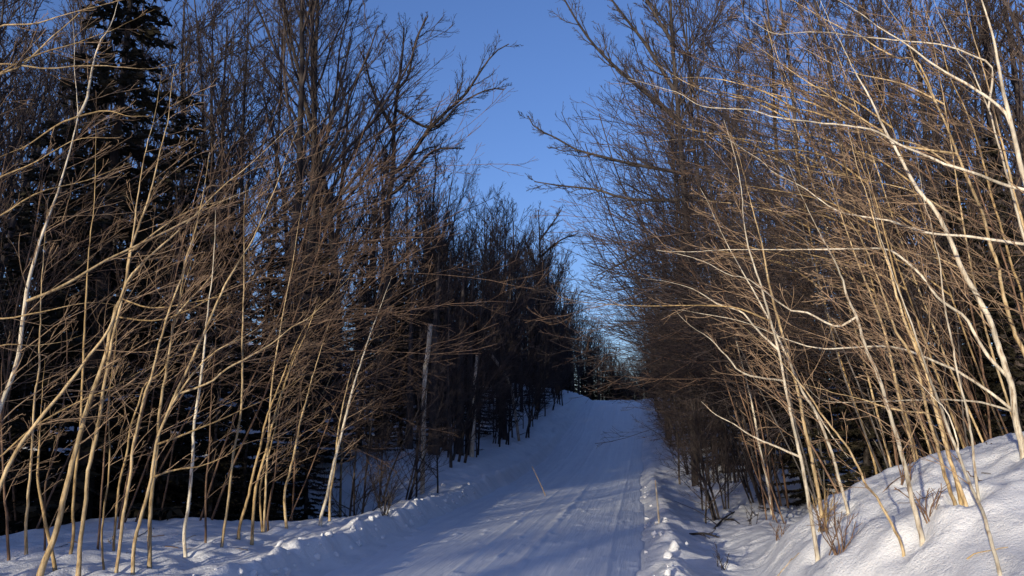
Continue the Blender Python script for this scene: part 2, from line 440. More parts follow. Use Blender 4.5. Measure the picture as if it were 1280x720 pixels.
traced([(69, 713), (62, 677), (52, 630), (47, 595), (49, 560), (51, 520), (56, 450)], 'greenish crooked sapling bending left behind the leaning golden pole', 'tan', (6, 2), dd=.3, seed=9, group=GL, twigs=8)
traced([(56, 690), (57, 608), (68, 570), (75, 535), (82, 480), (84, 420), (80, 385), (90, 350)], 'thin wavy sapling seen under the arching stem', 'brown', (3, 1.5), dd=.3, seed=10, group=GL, twigs=8)
traced([(88, 693), (92, 670), (91, 640), (94, 600), (100, 540), (103, 480), (105, 427), (108, 370), (110, 330), (113, 293), (118, 248), (120, 160)],
       'reddish upright sapling rising between the two thickest golden poles', 'tan', (4.5, 1.8), dd=.2, seed=11, group=GL, twigs=10)
traced([(122, 690), (125, 650), (128, 600), (131, 560), (135, 510), (139, 470), (147, 410)], 'dim thin sapling just right of the golden pair', 'brown', (3.5, 1.6), dd=.2, seed=12, group=GL, twigs=8)
traced([(130, 715), (127, 680), (130, 640), (137, 580), (136, 530), (138, 480), (145, 430), (143, 380)], 'dark footed sapling with a kinked stem right of the golden pair', 'tan', (3.5, 1.6), seed=13, group=GL, twigs=8)
traced([(145, 718), (150, 680), (155, 640), (163, 595), (166, 560), (175, 520), (183, 487), (188, 476), (200, 427), (213, 383), (227, 347), (233, 320), (243, 293), (253, 247), (262, 190)],
       'pale sapling with one slow bend, dark at its foot, beside the kinked one', 'pale', (5, 2), dd=.4, seed=14, group=GL, twigs=14)
traced([(142, 690), (145, 645), (150, 600), (158, 570), (163, 535), (173, 505), (182, 480), (207, 473 - 15), (217, 407), (230, 357), (240, 325)],
       'brown leaning sapling just behind the slowly bending pale one', 'tan', (4, 1.6), dd=.4, seed=15, group=GL, twigs=10)
traced([(187, 710), (187, 680), (188, 640), (192, 600), (197, 555), (199, 520), (205, 480), (207, 470), (217, 407), (225, 370), (232, 330), (243, 290), (253, 247)],
       'stout yellow footed sapling standing nearly upright on the left bank', 'pale', (7, 2.2), dd=.3, seed=16, group=GL, twigs=14,
       branches=[([(222, 392), (240, 372), (260, 350), (275, 330)], (2.5, 1.3), .2)])
traced([(166, 718), (168, 680), (178, 640), (188, 605), (192, 575), (198, 545), (210, 515), (222, 487), (229, 473), (250, 428), (262, 400), (273, 375), (285, 350), (303, 320), (317, 297), (333, 260), (343, 238), (352, 213), (363, 183), (373, 160)],
       'very long straight sapling leaning steadily right to the bright sky', 'pale', (6, 2), dd=.6, seed=17, group=GL, twigs=12,
       branches=[([(218, 513), (233, 478), (250, 457), (273, 437), (307, 420), (325, 407)], (3, 1.6), .3),
                 ([(203, 560), (233, 542), (267, 528), (297, 515), (340, 495), (380, 470)], (3, 1.4), .5, 'tan'),
                 ([(198, 600), (220, 587), (253, 582), (285, 568), (310, 550)], (2.8, 1.4), .3, 'tan'),
                 ([(240, 500), (263, 478), (280, 463), (310, 447), (343, 427), (367, 407), (387, 397), (440, 343)], (3, 1.4), .5)])
traced([(232, 698), (230, 667), (235, 637), (238, 605), (241, 570), (242, 540), (247, 500), (250, 478), (255, 440), (260, 383), (265, 350), (268, 307), (269, 263)],
       'lone white footed sapling in the open snow gap of the left bank', 'white', (5.5, 2), dd=.2, seed=18, group=GL, twigs=8)
traced([(257, 680), (257, 640), (258, 600), (262, 560), (263, 520), (265, 480), (270, 420)], 'dark thin stem behind the lone white footed sapling', 'brown', (3.5, 2), dd=.2, seed=19, group=GL, twigs=6)
traced([(277, 685), (280, 660), (285, 630), (288, 600), (292, 565), (298, 535), (302, 510), (303, 470), (303, 427), (304, 387), (305, 340), (305, 273), (308, 230)],
       'tall thin pale sapling at the near end of the row on the bank crest', 'pale', (4.5, 2), dd=.3, seed=20, group=GL, twigs=12)
traced([(298, 675), (300, 655), (310, 623), (317, 590), (325, 560), (332, 527), (343, 497), (350, 480), (363, 445), (380, 410), (400, 380)], 'tan sapling leaning right out of the crest row, rooted low', 'tan', (5, 1.8), dd=.3, seed=21, group=GL, twigs=14)
traced([(315, 677), (317, 640), (320, 610), (328, 580), (335, 555), (340, 533), (346, 510), (365, 455), (385, 410), (400, 370)], 'tan sapling with a brown foot at the middle of the crest row', 'tan', (5, 1.8), dd=.3, seed=22, group=GL, twigs=14)
traced([(328, 665), (325, 630), (327, 600), (338, 560), (345, 530), (355, 480), (372, 430)], 'thin crooked sapling curving left at its foot in the crest row', 'tan', (3.6, 1.6), dd=.3, seed=23, group=GL, twigs=10)
traced([(335, 663), (335, 640), (343, 597), (347, 560), (350, 520), (358, 490), (372, 440), (390, 400)], 'thin dim sapling right of the crooked one in the crest row', 'brown', (3.6, 1.6), dd=.3, seed=24, group=GL, twigs=10)
traced([(330, 666), (333, 600), (336, 540), (340, 480), (350, 413), (360, 360), (367, 323), (372, 287), (380, 243)], 'grey straight sapling reaching high out of the crest row', 'pale', (3.6, 1.6), dd=.5, seed=25, group=GL, twigs=12)
traced([(358, 662), (356, 630), (357, 610), (365, 580), (370, 555), (376, 525), (383, 500), (388, 480), (400, 440), (415, 395)], 'golden sapling with a swollen bend near its foot, right part of the crest row', 'pale', (4.5, 1.8), dd=.3, seed=26, group=GL, twigs=12)
traced([(365, 643), (367, 600), (372, 570), (380, 550), (390, 520), (403, 493), (412, 475), (425, 440), (440, 400)], 'tan sapling forking away right of the swollen golden one', 'tan', (4.2, 1.6), dd=.3, seed=27, group=GL, twigs=12)
traced([(400, 658), (403, 640), (410, 615), (416, 585), (423, 558), (430, 530), (440, 490), (450, 457), (462, 420), (475, 385), (490, 345)], 'bright pole leaning right at the road end of the left bank', 'white', (5, 2), dd=.8, seed=28, group=GL, twigs=14)
traced([(412, 652), (413, 620), (419, 580), (422, 545), (430, 500), (445, 440)], 'short golden stem tucked behind the bright leaning pole', 'pale', (4, 1.8), dd=.4, seed=29, group=GL, twigs=9)
traced([(425, 646), (426, 600), (428, 550), (433, 500), (440, 450)], 'upright tan stem last in the row toward the road', 'tan', (4, 1.8), dd=.4, seed=30, group=GL, twigs=9)

# ---- right bank
S = -1
traced([(1153, 677), (1140, 624), (1133, 590), (1125, 560), (1117, 532), (1108, 505), (1097, 467), (1083, 437), (1072, 400), (1060, 373), (1050, 340), (1033, 307), (1017, 277), (1003, 247), (985, 205)],
       'bright stout sapling rooted lowest on the near face of the right bank', 'white', (8, 2.2), dd=.5, seed=41, side=S, group=GR,
       branches=[([(1072, 400), (1045, 408), (1007, 390), (985, 386), (937, 350), (910, 343), (880, 327), (850, 318), (820, 312)], (3.2, 1.3), .5)])
traced([(1148, 590), (1137, 545), (1125, 505), (1118, 470), (1112, 440), (1103, 407), (1093, 380), (1080, 347), (1067, 313), (1053, 273), (1043, 240), (1030, 190)],
       'slim sapling behind the bright stout one on the bank crest', 'pale', (5, 1.8), d=10.2, dd=.4, seed=42, side=S, group=GR)
traced([(1195, 635), (1183, 600), (1172, 560), (1160, 520), (1150, 475), (1137, 440), (1123, 420), (1110, 387), (1097, 347), (1080, 307), (1063, 277), (1030, 240)],
       'left stem of the tight yellow clump on the right bank', 'pale', (6, 2), dd=.5, seed=43, side=S, group=GR, branches=[([(1160, 520), (1140, 523 - 8), (1110, 510), (1080, 500), (1040, 490), (1005, 480)], (2.6, 1.2), .3)])
traced([(1208, 633), (1194, 594), (1183, 560), (1175, 530), (1166, 500), (1160, 473), (1147, 440), (1133, 407), (1120, 367), (1110, 330), (1100, 303), (1090, 267), (1082, 240), (1075, 220), (1060, 165)],
       'right stem of the tight yellow clump on the right bank', 'pale', (6, 2), dd=.5, seed=44, side=S, group=GR)
traced([(1201, 628), (1187, 570), (1170, 505), (1155, 455), (1135, 400), (1118, 340), (1103, 280), (1085, 215), (1070, 150)],
       'middle stem of the tight yellow clump on the right bank', 'tan', (5, 1.8), dd=.7, seed=45, side=S, group=GR)
traced([(1250, 718), (1240, 680), (1231, 648), (1222, 625), (1210, 600), (1197, 565), (1185, 535), (1175, 505), (1163, 475), (1148, 430), (1132, 385), (1115, 340), (1098, 285), (1085, 230)],
       'long bare pole slanting from the bottom corner across the right bank', 'white', (6, 2), dd=1.2, seed=46, side=S, group=GR,
       branches=[([(1197, 565), (1195, 545), (1183, 513), (1167, 497), (1140, 470)], (2.6, 1.3), .2)])
traced([(1223, 623), (1218, 580), (1214, 545), (1208, 510), (1200, 480), (1190, 427), (1183, 397), (1178, 360), (1175, 330), (1168, 300), (1162, 273), (1155, 250), (1145, 190)],
       'thin upright sapling standing beside the long slanting pole', 'white', (4.5, 1.6), dd=.3, seed=47, side=S, group=GR)
traced([(1278, 557), (1270, 525), (1265, 485), (1260, 470), (1247, 430), (1237, 400), (1220, 367), (1203, 337), (1192, 310), (1180, 283), (1167, 260), (1150, 240), (1143, 230), (1120, 187), (1103, 157), (1090, 127), (1073, 97), (1060, 73), (1050, 50), (1040, 33), (1025, 0)],
       'thickest white sapling leaning left from the top of the right bank', 'white', (10, 2.6), d=8.6, dd=.6, seed=48, side=S, group=GR, twigs=16,
       branches=[([(1265, 515), (1240, 492), (1195, 463), (1170, 453), (1140, 440), (1110, 433), (1060, 435), (1020, 435), (980, 423), (950, 410), (920, 400), (883, 393), (847, 387)], (4, 1.5), .7),
                 ([(1258, 472), (1237, 447), (1220, 420), (1207, 397), (1187, 383), (1170, 370), (1157, 350), (1133, 327), (1110, 312), (1073, 311), (1007, 312), (953, 312), (910, 312), (860, 315), (820, 313)], (4.6, 1.5), .9),
                 ([(1267, 513), (1227, 503), (1190, 500), (1140, 500), (1090, 502), (1030, 501), (1005, 480)], (3, 1.3), .3)])
traced([(1310, 450), (1298, 330), (1290, 260), (1278, 213), (1270, 180), (1262, 147), (1253, 110), (1245, 63), (1237, 30), (1227, 0), (1218, -40)],
       'broad pale trunk crossing the top right corner', 'white', (12, 7), d=8.0, dd=.2, seed=49, side=S, group=GR, twigs=12,
       branches=[([(1292, 310), (1240, 300), (1203, 295), (1170, 293), (1140, 285), (1107, 275), (1073, 270), (1040, 260), (1007, 236), (970, 217), (950, 200), (930, 187), (907, 172)], (4.2, 1.5), .6),
                 ([(1280, 155), (1253, 137), (1227, 117), (1200, 100), (1173, 85), (1150, 68), (1130, 53), (1103, 37), (1080, 20), (1060, 7), (1030, -10)], (4.6, 2), .3),
                 ([(1278, 245), (1253, 230), (1220, 217), (1187, 207), (1153, 193), (1127, 182), (1103, 168), (1080, 160), (1020, 153), (970, 147), (937, 137), (893, 135), (870, 130), (850, 117), (820, 108), (785, 98)], (4.4, 1.4), .8)])
traced([(1305, 560), (1292, 480), (1280, 440), (1270, 420), (1260, 390), (1253, 363), (1247, 330), (1237, 303), (1230, 273), (1217, 240), (1207, 217), (1197, 193), (1183, 157), (1170, 130), (1157, 103), (1143, 77), (1130, 40), (1117, 20), (1105, 0), (1090, -40)],
       'cream sapling leaning left just right of the thickest white one', 'pale', (8, 2.4), d=8.8, dd=.4, seed=50, side=S, group=GR, twigs=14,
       branches=[([(1173, 130), (1147, 78), (1120, 72), (1097, 60), (1073, 43), (1057, 37), (1037, 27), (1007, 10), (985, -3)], (3.2, 1.5), .3),
                 ([(1197, 193), (1127, 182), (1107, 167), (1080, 150), (1033, 117), (1010, 103), (987, 87), (960, 68), (937, 52), (908, 32)], (3.4, 1.4), .5)])
traced([(1318, 480), (1290, 335), (1280, 300), (1270, 260), (1260, 223), (1247, 177), (1237, 140), (1220, 100), (1210, 78), (1200, 68), (1193, 57), (1180, 30), (1167, 0), (1155, -40)],
       'wavy sapling kinked near the top edge by the broad pale trunk', 'white', (6, 2), d=8.4, dd=.4, seed=51, side=S, group=GR, twigs=12,
       branches=[([(1237, 140), (1240, 85), (1217, 70), (1197, 62), (1170, 55), (1137, 52), (1090, 47), (1020, 40), (973, 43), (953, 35), (933, 20), (918, 3)], (3.2, 1.3), .6)])
traced([(1325, 520), (1300, 380), (1280, 283), (1273, 263), (1267, 240), (1258, 200), (1245, 150), (1232, 95), (1215, 40), (1205, -10)],
       'slender stem running beside the broad pale trunk, close to the right edge', 'pale', (6, 2.5), d=9.2, dd=.4, seed=52, side=S, group=GR, twigs=12)
traced([(1295, 520), (1278, 372), (1267, 340), (1258, 307), (1250, 280), (1238, 240), (1226, 190), (1208, 140), (1185, 90), (1175, 50), (1150, 0)],
       'thin pale sapling threading between the cream and the wavy ones', 'tan', (5, 2), d=9.6, dd=.6, seed=53, side=S, group=GR, twigs=14)
traced([(1022, 697), (1017, 665), (1011, 628), (1005, 592), (998, 560), (990, 525), (983, 490), (973, 437), (963, 400), (953, 363), (943, 333), (935, 307), (930, 277), (927, 240), (920, 200), (905, 150)],
       'tall bright sapling at the foot of the right bank, nearest the road of its pair', 'white', (6.5, 2), dd=.5, seed=54, side=S, group=GR,
       branches=[([(1000, 571), (970, 558), (940, 545), (917, 530), (893, 517), (877, 502)], (3.2, 1.6), .2),
                 ([(983, 480), (930, 467), (910, 447), (887, 423), (863, 407), (843, 387)], (3, 1.4), .4),
                 ([(972, 440), (947, 413), (927, 390), (897, 380), (870, 363), (847, 355), (820, 350), (800, 348)], (3, 1.3), .6),
                 ([(963, 402), (920, 385), (880, 382), (840, 382), (787, 382), (727, 377), (697, 370), (683, 360)], (2.4, .8), .8, 'tan')])
traced([(1027, 643), (1020, 600), (1012, 560), (1005, 530), (1000, 500), (993, 473), (983, 433), (972, 397), (963, 363), (958, 337), (953, 307), (945, 277), (937, 247), (925, 200), (912, 165)],
       'second sapling of the pair at the foot of the right bank, farther from the road', 'pale', (6, 2), dd=.5, seed=55, side=S, group=GR)
traced([(1060, 640), (1051, 607), (1042, 573), (1030, 540), (1017, 510), (1005, 493), (987, 453), (970, 417), (947, 373), (930, 343), (913, 313), (900, 287), (887, 257), (875, 235)],
       'sapling arching left at the shoulder of the right bank', 'white', (5, 1.8), dd=.6, seed=56, side=S, group=GR,
       branches=[([(1017, 510), (1040, 545), (1060, 572)], (2.4, 1.2), .1)])
traced([(965, 642), (960, 605), (953, 575), (947, 545), (940, 505), (932, 470), (923, 437), (917, 407), (908, 370)],
       'slim pale sapling alone in the low snow left of the right bank', 'white', (4.5, 1.6), dd=.4, seed=57, side=S, group=GR)
traced([(1128, 685), (1112, 650), (1095, 620), (1083, 607), (1073, 585), (1060, 560), (1045, 540), (1030, 522), (1005, 485), (965, 440), (925, 405)],
       'grey footed whip arching left low over the bank face', 'pale', (4.5, 1.6), dd=.5, seed=58, side=S, group=GR)
rr_ = np.random.default_rng(5)
names_r = ['first', 'second', 'third', 'fourth', 'fifth', 'sixth', 'seventh', 'eighth', 'ninth', 'tenth', 'eleventh', 'twelfth', 'thirteenth', 'fourteenth']
for k in range(12):                # further stems behind the bank crest
    u0 = 1085 + k * 20 + rr_.uniform(-8, 8); dK = rr_.uniform(10.8, 14.5); v0 = 560 + rr_.uniform(-10, 25)
    lean = rr_.uniform(.22, .42); bow = rr_.uniform(-12, 18); pts = []
    for q in range(9):
        t = q / 8; pts.append((u0 - lean * 520 * t + bow * math.sin(t * 5), v0 - 560 * t))
    bs = []
    for q in (3, 4, 5, 6):
        u, v = pts[q]; ln = rr_.uniform(90, 230); bs.append(([(u, v), (u - ln * .3, v - ln * .18), (u - ln * .65, v - ln * .26), (u - ln, v - ln * rr_.uniform(.22, .5))], (2.6, 1.1), .5))
    traced(pts, f'{names_r[k]} dimmer stem behind the crest of the right bank, counted outward from the road',
           ['tan', 'pale', 'brown'][k % 3], (3.6, 1.5), d=dK, dd=.6, seed=70 + k, side=S, group='dimmer stems behind the right bank', branches=bs, twigs=16)

# ------------------------------------------------------------------ generated trees (each kind built a few times, then copied)
def lean_sapling(seed, H=7.0, mats=('tan', 'twig'), nb=11, t0=.38, whip=.55, twr=.004, r=.026):
    """slim sapling that leans to +x, with long whippy branches sweeping the same way"""
    rng = np.random.default_rng(seed)
    nst = rng.integers(1, 3); tk, cr = Tubes(), Tubes()
    for q in range(nst):
        S_ = stem_line(rng, H * rng.uniform(.8, 1), (rng.uniform(.1, .4), rng.uniform(-.12, .12)), 14, .035, (.12, 0, .1), (.12 * q, .1 * q, -.2))
        R_ = np.linspace(r * rng.uniform(.8, 1.1), r * .25, 14); tk.add(S_, R_, 6)
        a, b = grow(rng, S_[None], R_[None], nb, t0, .97, .95, whip, 12, .085, (.5, 0, .16), rr=.55, rmin=twr * 1.4, side=(1, 0, 0), sidew=1.3, fall=.4, spread=.4)
        cr.add(a, b, 4)
        a2, b2 = grow(rng, a, b, 7, .15, .97, .55, .36, 7, .08, (.25, 0, .3), rr=.6, rmin=twr)
        cr.add(a2, b2, 3)
        a3, b3 = grow(rng, a2, b2, 4, .2, .95, .55, .45, 5, .1, (.1, 0, .3), rr=.7, rmin=twr * .8)
        cr.add(a3, b3, 3)
    return tk.mesh('sapling_trunk', M[mats[0]]), cr.mesh('sapling_crown', M[mats[1]])

def bare_tree(seed, H=17.0, mats=('dark', 'shadetwig'), nl=12, low=.32, spreadl=.42, r=.17, twr=.008, dense=1.0, up=.5):
    rng = np.random.default_rng(seed); tk, cr = Tubes(), Tubes()
    S_ = stem_line(rng, H, (rng.uniform(-.06, .06), rng.uniform(-.06, .06)), 18, .03, (0, 0, .1), (0, 0, -.3))
    R_ = np.linspace(1, .12, 18) ** 1.0 * r; R_[0] *= 1.4; R_[1] *= 1.1
    tk.add(S_, R_, 9)
    a, b = grow(rng, S_[None], R_[None], nl, low, .97, .62, spreadl, 11, .07, (0, 0, up), rr=.55, rmin=.02, fall=.65)
    cr.add(a, b, 6)
    a2, b2 = grow(rng, a, b, int(8 * dense), .2, .97, .6, .45, 8, .08, (0, 0, .45), rr=.55, rmin=.012)
    cr.add(a2, b2, 5)
    a3, b3 = grow(rng, a2, b2, int(7 * dense), .15, .97, .55, .45, 6, .09, (0, 0, .35), rr=.6, rmin=twr)
    cr.add(a3, b3, 3)
    a4, b4 = grow(rng, a3, b3, 4, .2, .95, .55, .5, 4, .1, (0, 0, .3), rr=.7, rmin=twr * .75)
    cr.add(a4, b4, 3)
    return tk.mesh('bare_trunk', M[mats[0]]), cr.mesh('bare_crown', M[mats[1]])

def brush_tree(seed, H=8.0, mats=('dark', 'shadetwig'), r=.05, twr=.006):
    """young bare tree, twiggy from knee height up"""
    rng = np.random.default_rng(seed); tk, cr = Tubes(), Tubes()
    for q in range(rng.integers(1, 4)):
        S_ = stem_line(rng, H * rng.uniform(.7, 1), (rng.uniform(-.12, .25), rng.uniform(-.15, .15)), 12, .04, (.05, 0, .2), (.18 * q, .1 * rng.normal(), -.2))
        R_ = np.linspace(r, r * .2, 12); tk.add(S_, R_, 6)
        a, b = grow(rng, S_[None], R_[None], 15, .10, .97, .72, .34, 8, .07, (.15, 0, .35), rr=.5, rmin=.008, side=(1, 0, 0), sidew=.5)
        cr.add(a, b, 4)
        a2, b2 = grow(rng, a, b, 8, .15, .97, .6, .42, 6, .09, (.1, 0, .3), rr=.6, rmin=twr)
        cr.add(a2, b2, 3)
        a3, b3 = grow(rng, a2, b2, 5, .2, .95, .6, .48, 4, .1, (0, 0, .25), rr=.7, rmin=twr * .8)
        cr.add(a3, b3, 3)
    return tk.mesh('brush_trunk', M[mats[0]]), cr.mesh('brush_crown', M[mats[1]])

def spruce(seed, H=11.0, width=2.2, low=.02, dens=60, nw=40, big=.72):
    rng = np.random.default_rng(seed); tk = Tubes()
    S_ = stem_line(rng, H, (rng.uniform(-.02, .02), 0), 12, .01, (0, 0, 0), (0, 0, -.3)); R_ = np.linspace(.15, .015, 12); tk.add(S_, R_, 8)
    V, Fc = [], []; n0 = 0
    br = Tubes()
    for i in range(nw):
        t = low + (1 - low) * (i + rng.random()) / nw; z = t * H
        L = width * (1 - t) ** .8 * rng.uniform(.7, 1.15) + .12
        nb = rng.integers(5, 8); off = rng.random() * 6.3
        for k in range(nb):
            az = off + k * 6.283 / nb + rng.normal() * .2; l = L * rng.uniform(.75, 1.15)
            dh = np.array([math.cos(az), math.sin(az), 0]); q = np.linspace(0, 1, 6)[:, None]
            line = np.array([0, 0, z]) + dh * l * q + np.array([0, 0, 1]) * (-.38 * l * q + .26 * l * q ** 2)
            br.add(line, np.linspace(.02, .005, 6) * (1 - .6 * t), 3)
            # needle sprays: flat, drooping leaflets along the branch
            m = max(5, int(l * dens)); tt = rng.uniform(.12, 1, m)
            base = np.array([0, 0, z]) + dh * l * tt[:, None] + np.array([0, 0, 1]) * (-.38 * l * tt + .26 * l * tt ** 2)[:, None]
            sd = np.array([-dh[1], dh[0], 0]) * np.where(rng.random(m) < .5, -1, 1)[:, None]
            dirn = norm(sd * rng.uniform(.4, 1, (m, 1)) + dh * rng.uniform(.2, 1, (m, 1)) + np.array([0, 0, 1]) * rng.uniform(-.55, .15, (m, 1)))
            ll = rng.uniform(.16, .42, (m, 1)) * (1 - .4 * t) * big; wv = norm(np.cross(dirn, rng.normal(size=(m, 3)))) * rng.uniform(.025, .06, (m, 1)) * big
            quad = np.stack([base - wv * .5, base + dirn * ll * .55 - wv, base + dirn * ll, base + dirn * ll * .5 + wv], 1)
            V.append(quad.reshape(-1, 3)); Fc.append(np.arange(m * 4).reshape(m, 4) + n0); n0 += m * 4
    nV = np.concatenate(V); nF = np.concatenate(Fc)
    bv, bf = np.concatenate(br.V), np.concatenate(br.F)
    me = mesh_np('spruce_crown', np.vstack([nV, bv]), np.vstack([nF, bf + len(nV)]), [M['needle'], M['dark']], False,
                 np.r_[np.zeros(len(nF)), np.ones(len(bf))])
    return tk.mesh('spruce_trunk', M['dark']), me

class Kind:
    def __init__(s, name, cat, meshes): s.name, s.cat, s.m, s.k = name, cat, meshes, 0
    def put(s, x, y, label, group, rz=0., sc=1., tilt=(0, 0), v=None, sink=.05):
        tkm, crm = s.m[(s.k if v is None else v) % len(s.m)]; s.k += 1
        r = thing(s.name, (x, y, gz(x, y) - sink), label, s.cat, group)
        r.rotation_euler = (tilt[0], tilt[1], rz); r.scale = (sc, sc, sc)
        link('trunk', tkm, r); link('crown', crm, r)
        return r

SAP = Kind('sapling', 'sapling', [lean_sapling(200 + i, 7.2, ('brown', 'twig'), r=.02) for i in range(6)])
SAPR = Kind('sapling', 'sapling', [lean_sapling(260 + i, 7.4, (('brown', 'shadetwig'), ('brown', 'twig'), ('grey', 'shadetwig'))[i % 3], nb=10, r=.02) for i in range(6)])  # right thicket: mostly darkened twigs, shade painted into the material
SAPD = Kind('sapling', 'sapling', [lean_sapling(240 + i, 7.5, ('dark', 'shadetwig'), nb=11, whip=.5, twr=.005, r=.03) for i in range(5)])  # bark and twigs coloured dark to imitate shade
BRU = Kind('young_tree', 'tree', [brush_tree(300 + i) for i in range(6)])
TALL = Kind('bare_tree', 'tree', [bare_tree(400 + i, 18, dense=1.0) for i in range(6)])
TALLG = Kind('bare_tree', 'tree', [bare_tree(430 + i, 18, ('dark', 'shadetwig'), nl=14, low=.2, r=.10) for i in range(4)])  # dark bark and twigs stand in for shade on the tall trees
SPR = Kind('spruce_tree', 'tree', [spruce(500 + i, 11, [1.9, 2.3, 2.1, 2.5][i]) for i in range(4)])

def xy(u, d):
    p = at(u, 540, d); return p[0], p[1]

R2 = np.random.default_rng(99)
PI = math.pi
# --- spruces behind the left saplings
spr_left = [(112, 15.5, 1.30, 'tall narrow dark spruce filling the upper left corner'), (205, 18.5, .98, 'dark spruce just right of the tall corner spruce'),
            (20, 17, .85, 'dark spruce at the left edge below the bright twigs'), (270, 20, .80, 'spruce behind the lone white footed sapling'),
            (330, 22, .74, 'low dark spruce behind the crest row of saplings'), (395, 24, .62, 'dark spruce below the clustered tall trunks on the left'),
            (450, 26, .6, 'dark spruce under the forked bare tree'), (500, 29, .55, 'dark spruce above the snowy hollow on the left'),
            (160, 21, .9, 'spruce half hidden between the two largest dark spruces'), (60, 21, .95, 'spruce standing behind the tall corner spruce'),
            (545, 33, .55, 'dark spruce behind the broken pale pole'), (590, 37, .55, 'dark spruce behind the pair of black verge trunks'), (630, 43, .5, 'dark spruce halfway up the left of the hill'), (670, 52, .5, 'dark spruce near the crest on the left')]
for u, d, sc, lb in spr_left:
    x, y = xy(u, d); SPR.put(x, y, lb, 'spruces left of the road', R2.random() * 6.3, sc)
spr_right = [(1010, 19, .55, 'dark spruce in the gap left of the bank saplings'), (1080, 17, .6, 'dark spruce behind the pair at the bank foot'), (1150, 18, .66, 'dark spruce behind the tight yellow clump'),
             (1215, 16.5, .66, 'dark spruce behind the thickest white sapling'), (1275, 17, .72, 'dark spruce at the right edge behind the broad pale trunk'), (1120, 23, .7, 'spruce deep in the woods behind the yellow clump'),
             (950, 24, .55, 'dark spruce behind the slim lone sapling'), (900, 30, .55, 'dark spruce right of the road beyond the thicket'), (1230, 23, .8, 'spruce deep behind the right bank'),
             (865, 38, .5, 'dark spruce on the right of the road below the crest'), (840, 48, .5, 'dark spruce close to the crest on the right')]
for u, d, sc, lb in spr_right:
    x, y = xy(u, d); SPR.put(x, y, lb, 'spruces right of the road', R2.random() * 6.3, sc)

for k in range(13):
    u = -30 + 34 * k + R2.uniform(-14, 14); x, y = xy(u, R2.uniform(15.5, 20))
    SPR.put(x, y, 'low young spruce filling the dark understorey behind the left saplings', 'young spruces left of the road', R2.random() * 6.3, R2.uniform(.32, .5))
def scatter(n, ur, dr, kind, label, group, base_rz, jit, scr, mindx=None, tilt=.05):
    for k in range(n):
        d = dr[0] + (dr[1] - dr[0]) * (k + R2.random()) / n
        for _ in range(30):
            u = R2.uniform(*ur); x, y = xy(u, d)
            if mindx is None or abs(x) > mindx: break
        kind.put(x, y, label, group, base_rz + R2.normal() * jit, R2.uniform(*scr), (R2.normal() * tilt, R2.normal() * tilt))

# --- lit thicket behind the left saplings, sweeping to the right
scatter(15, (-60, 370), (12.5, 17), SAP, 'fine brown sapling in the tangled thicket behind the left bank', 'thicket behind the left bank', 0, .35, (.75, 1.15), 4.0)
scatter(3, (280, 400), (18, 22), SAPD, 'dim sapling sweeping toward the road in front of the left hollow', 'dim saplings by the left hollow', 0, .35, (.7, 1.0), 6.0)
# --- lit thicket right
scatter(36, (900, 1330), (12.5, 18), SAPR, 'fine brown sapling in the tangled thicket behind the right bank', 'thicket behind the right bank', PI, .35, (.8, 1.25), 4.4)
scatter(26, (850, 1010), (17, 30), SAPD, 'dim sapling leaning over the right verge below the lit stems', 'dim saplings on the right verge', PI, .35, (.7, 1.05), 6.0)

for u, d, sc in [(522, 19.6, .6), (548, 20.2, .55), (505, 19, .5), (470, 18, .6), (440, 17.5, .6)]:
    x, y = xy(u, d); BRU.put(x, y, 'bushy dark young tree at the lip of the snowy hollow left of the road', 'bushy trees by the left hollow', R2.random(), sc)
# --- young trees along both verges up to the crest
def verge(n, side, y0, y1, x0, x1, label, group, scr):
    for k in range(n):
        y = y0 + (y1 - y0) * ((k + R2.random()) / n); x = side * (x0 + (x1 - x0) * R2.random() ** 1.3)
        BRU.put(x, y, label, group, (0 if side < 0 else PI) + R2.normal() * .5, R2.uniform(*scr), (R2.normal() * .04, R2.normal() * .04))
verge(60, -1, 23, 64, 3.3, 8, 'young dark tree in the row on the snowy left verge', 'young trees on the left verge', (.55, 1.0))
verge(22, -1, 24, 64, 8, 14, 'young tree deeper in the woods left of the road', 'young trees deep left', (.9, 1.3))
verge(40, 1, 24, 64, 3.2, 9, 'young dark tree crowding the right verge up to the crest', 'young trees on the right verge', (.6, 1.05))
verge(18, 1, 24, 64, 9, 14, 'young tree deeper in the woods right of the road', 'young trees deep right', (.9, 1.3))
for k in range(10):
    y = 15.5 + 9 * (k + R2.random()) / 10; BRU.put(R2.uniform(3.3, 5.2), y, 'thin young tree by the blue snow just right of the road', 'thin trees by the right road edge', PI + R2.normal() * .5, R2.uniform(.34, .55))
for k in range(30):              # where the road drops away beyond the crest
    x = R2.uniform(-9, 12); y = R2.uniform(76, 90)
    BRU.put(x, y, 'young tree closing the view beyond the crest of the road', 'young trees beyond the crest', R2.random() * 6.3, R2.uniform(.6, .95))

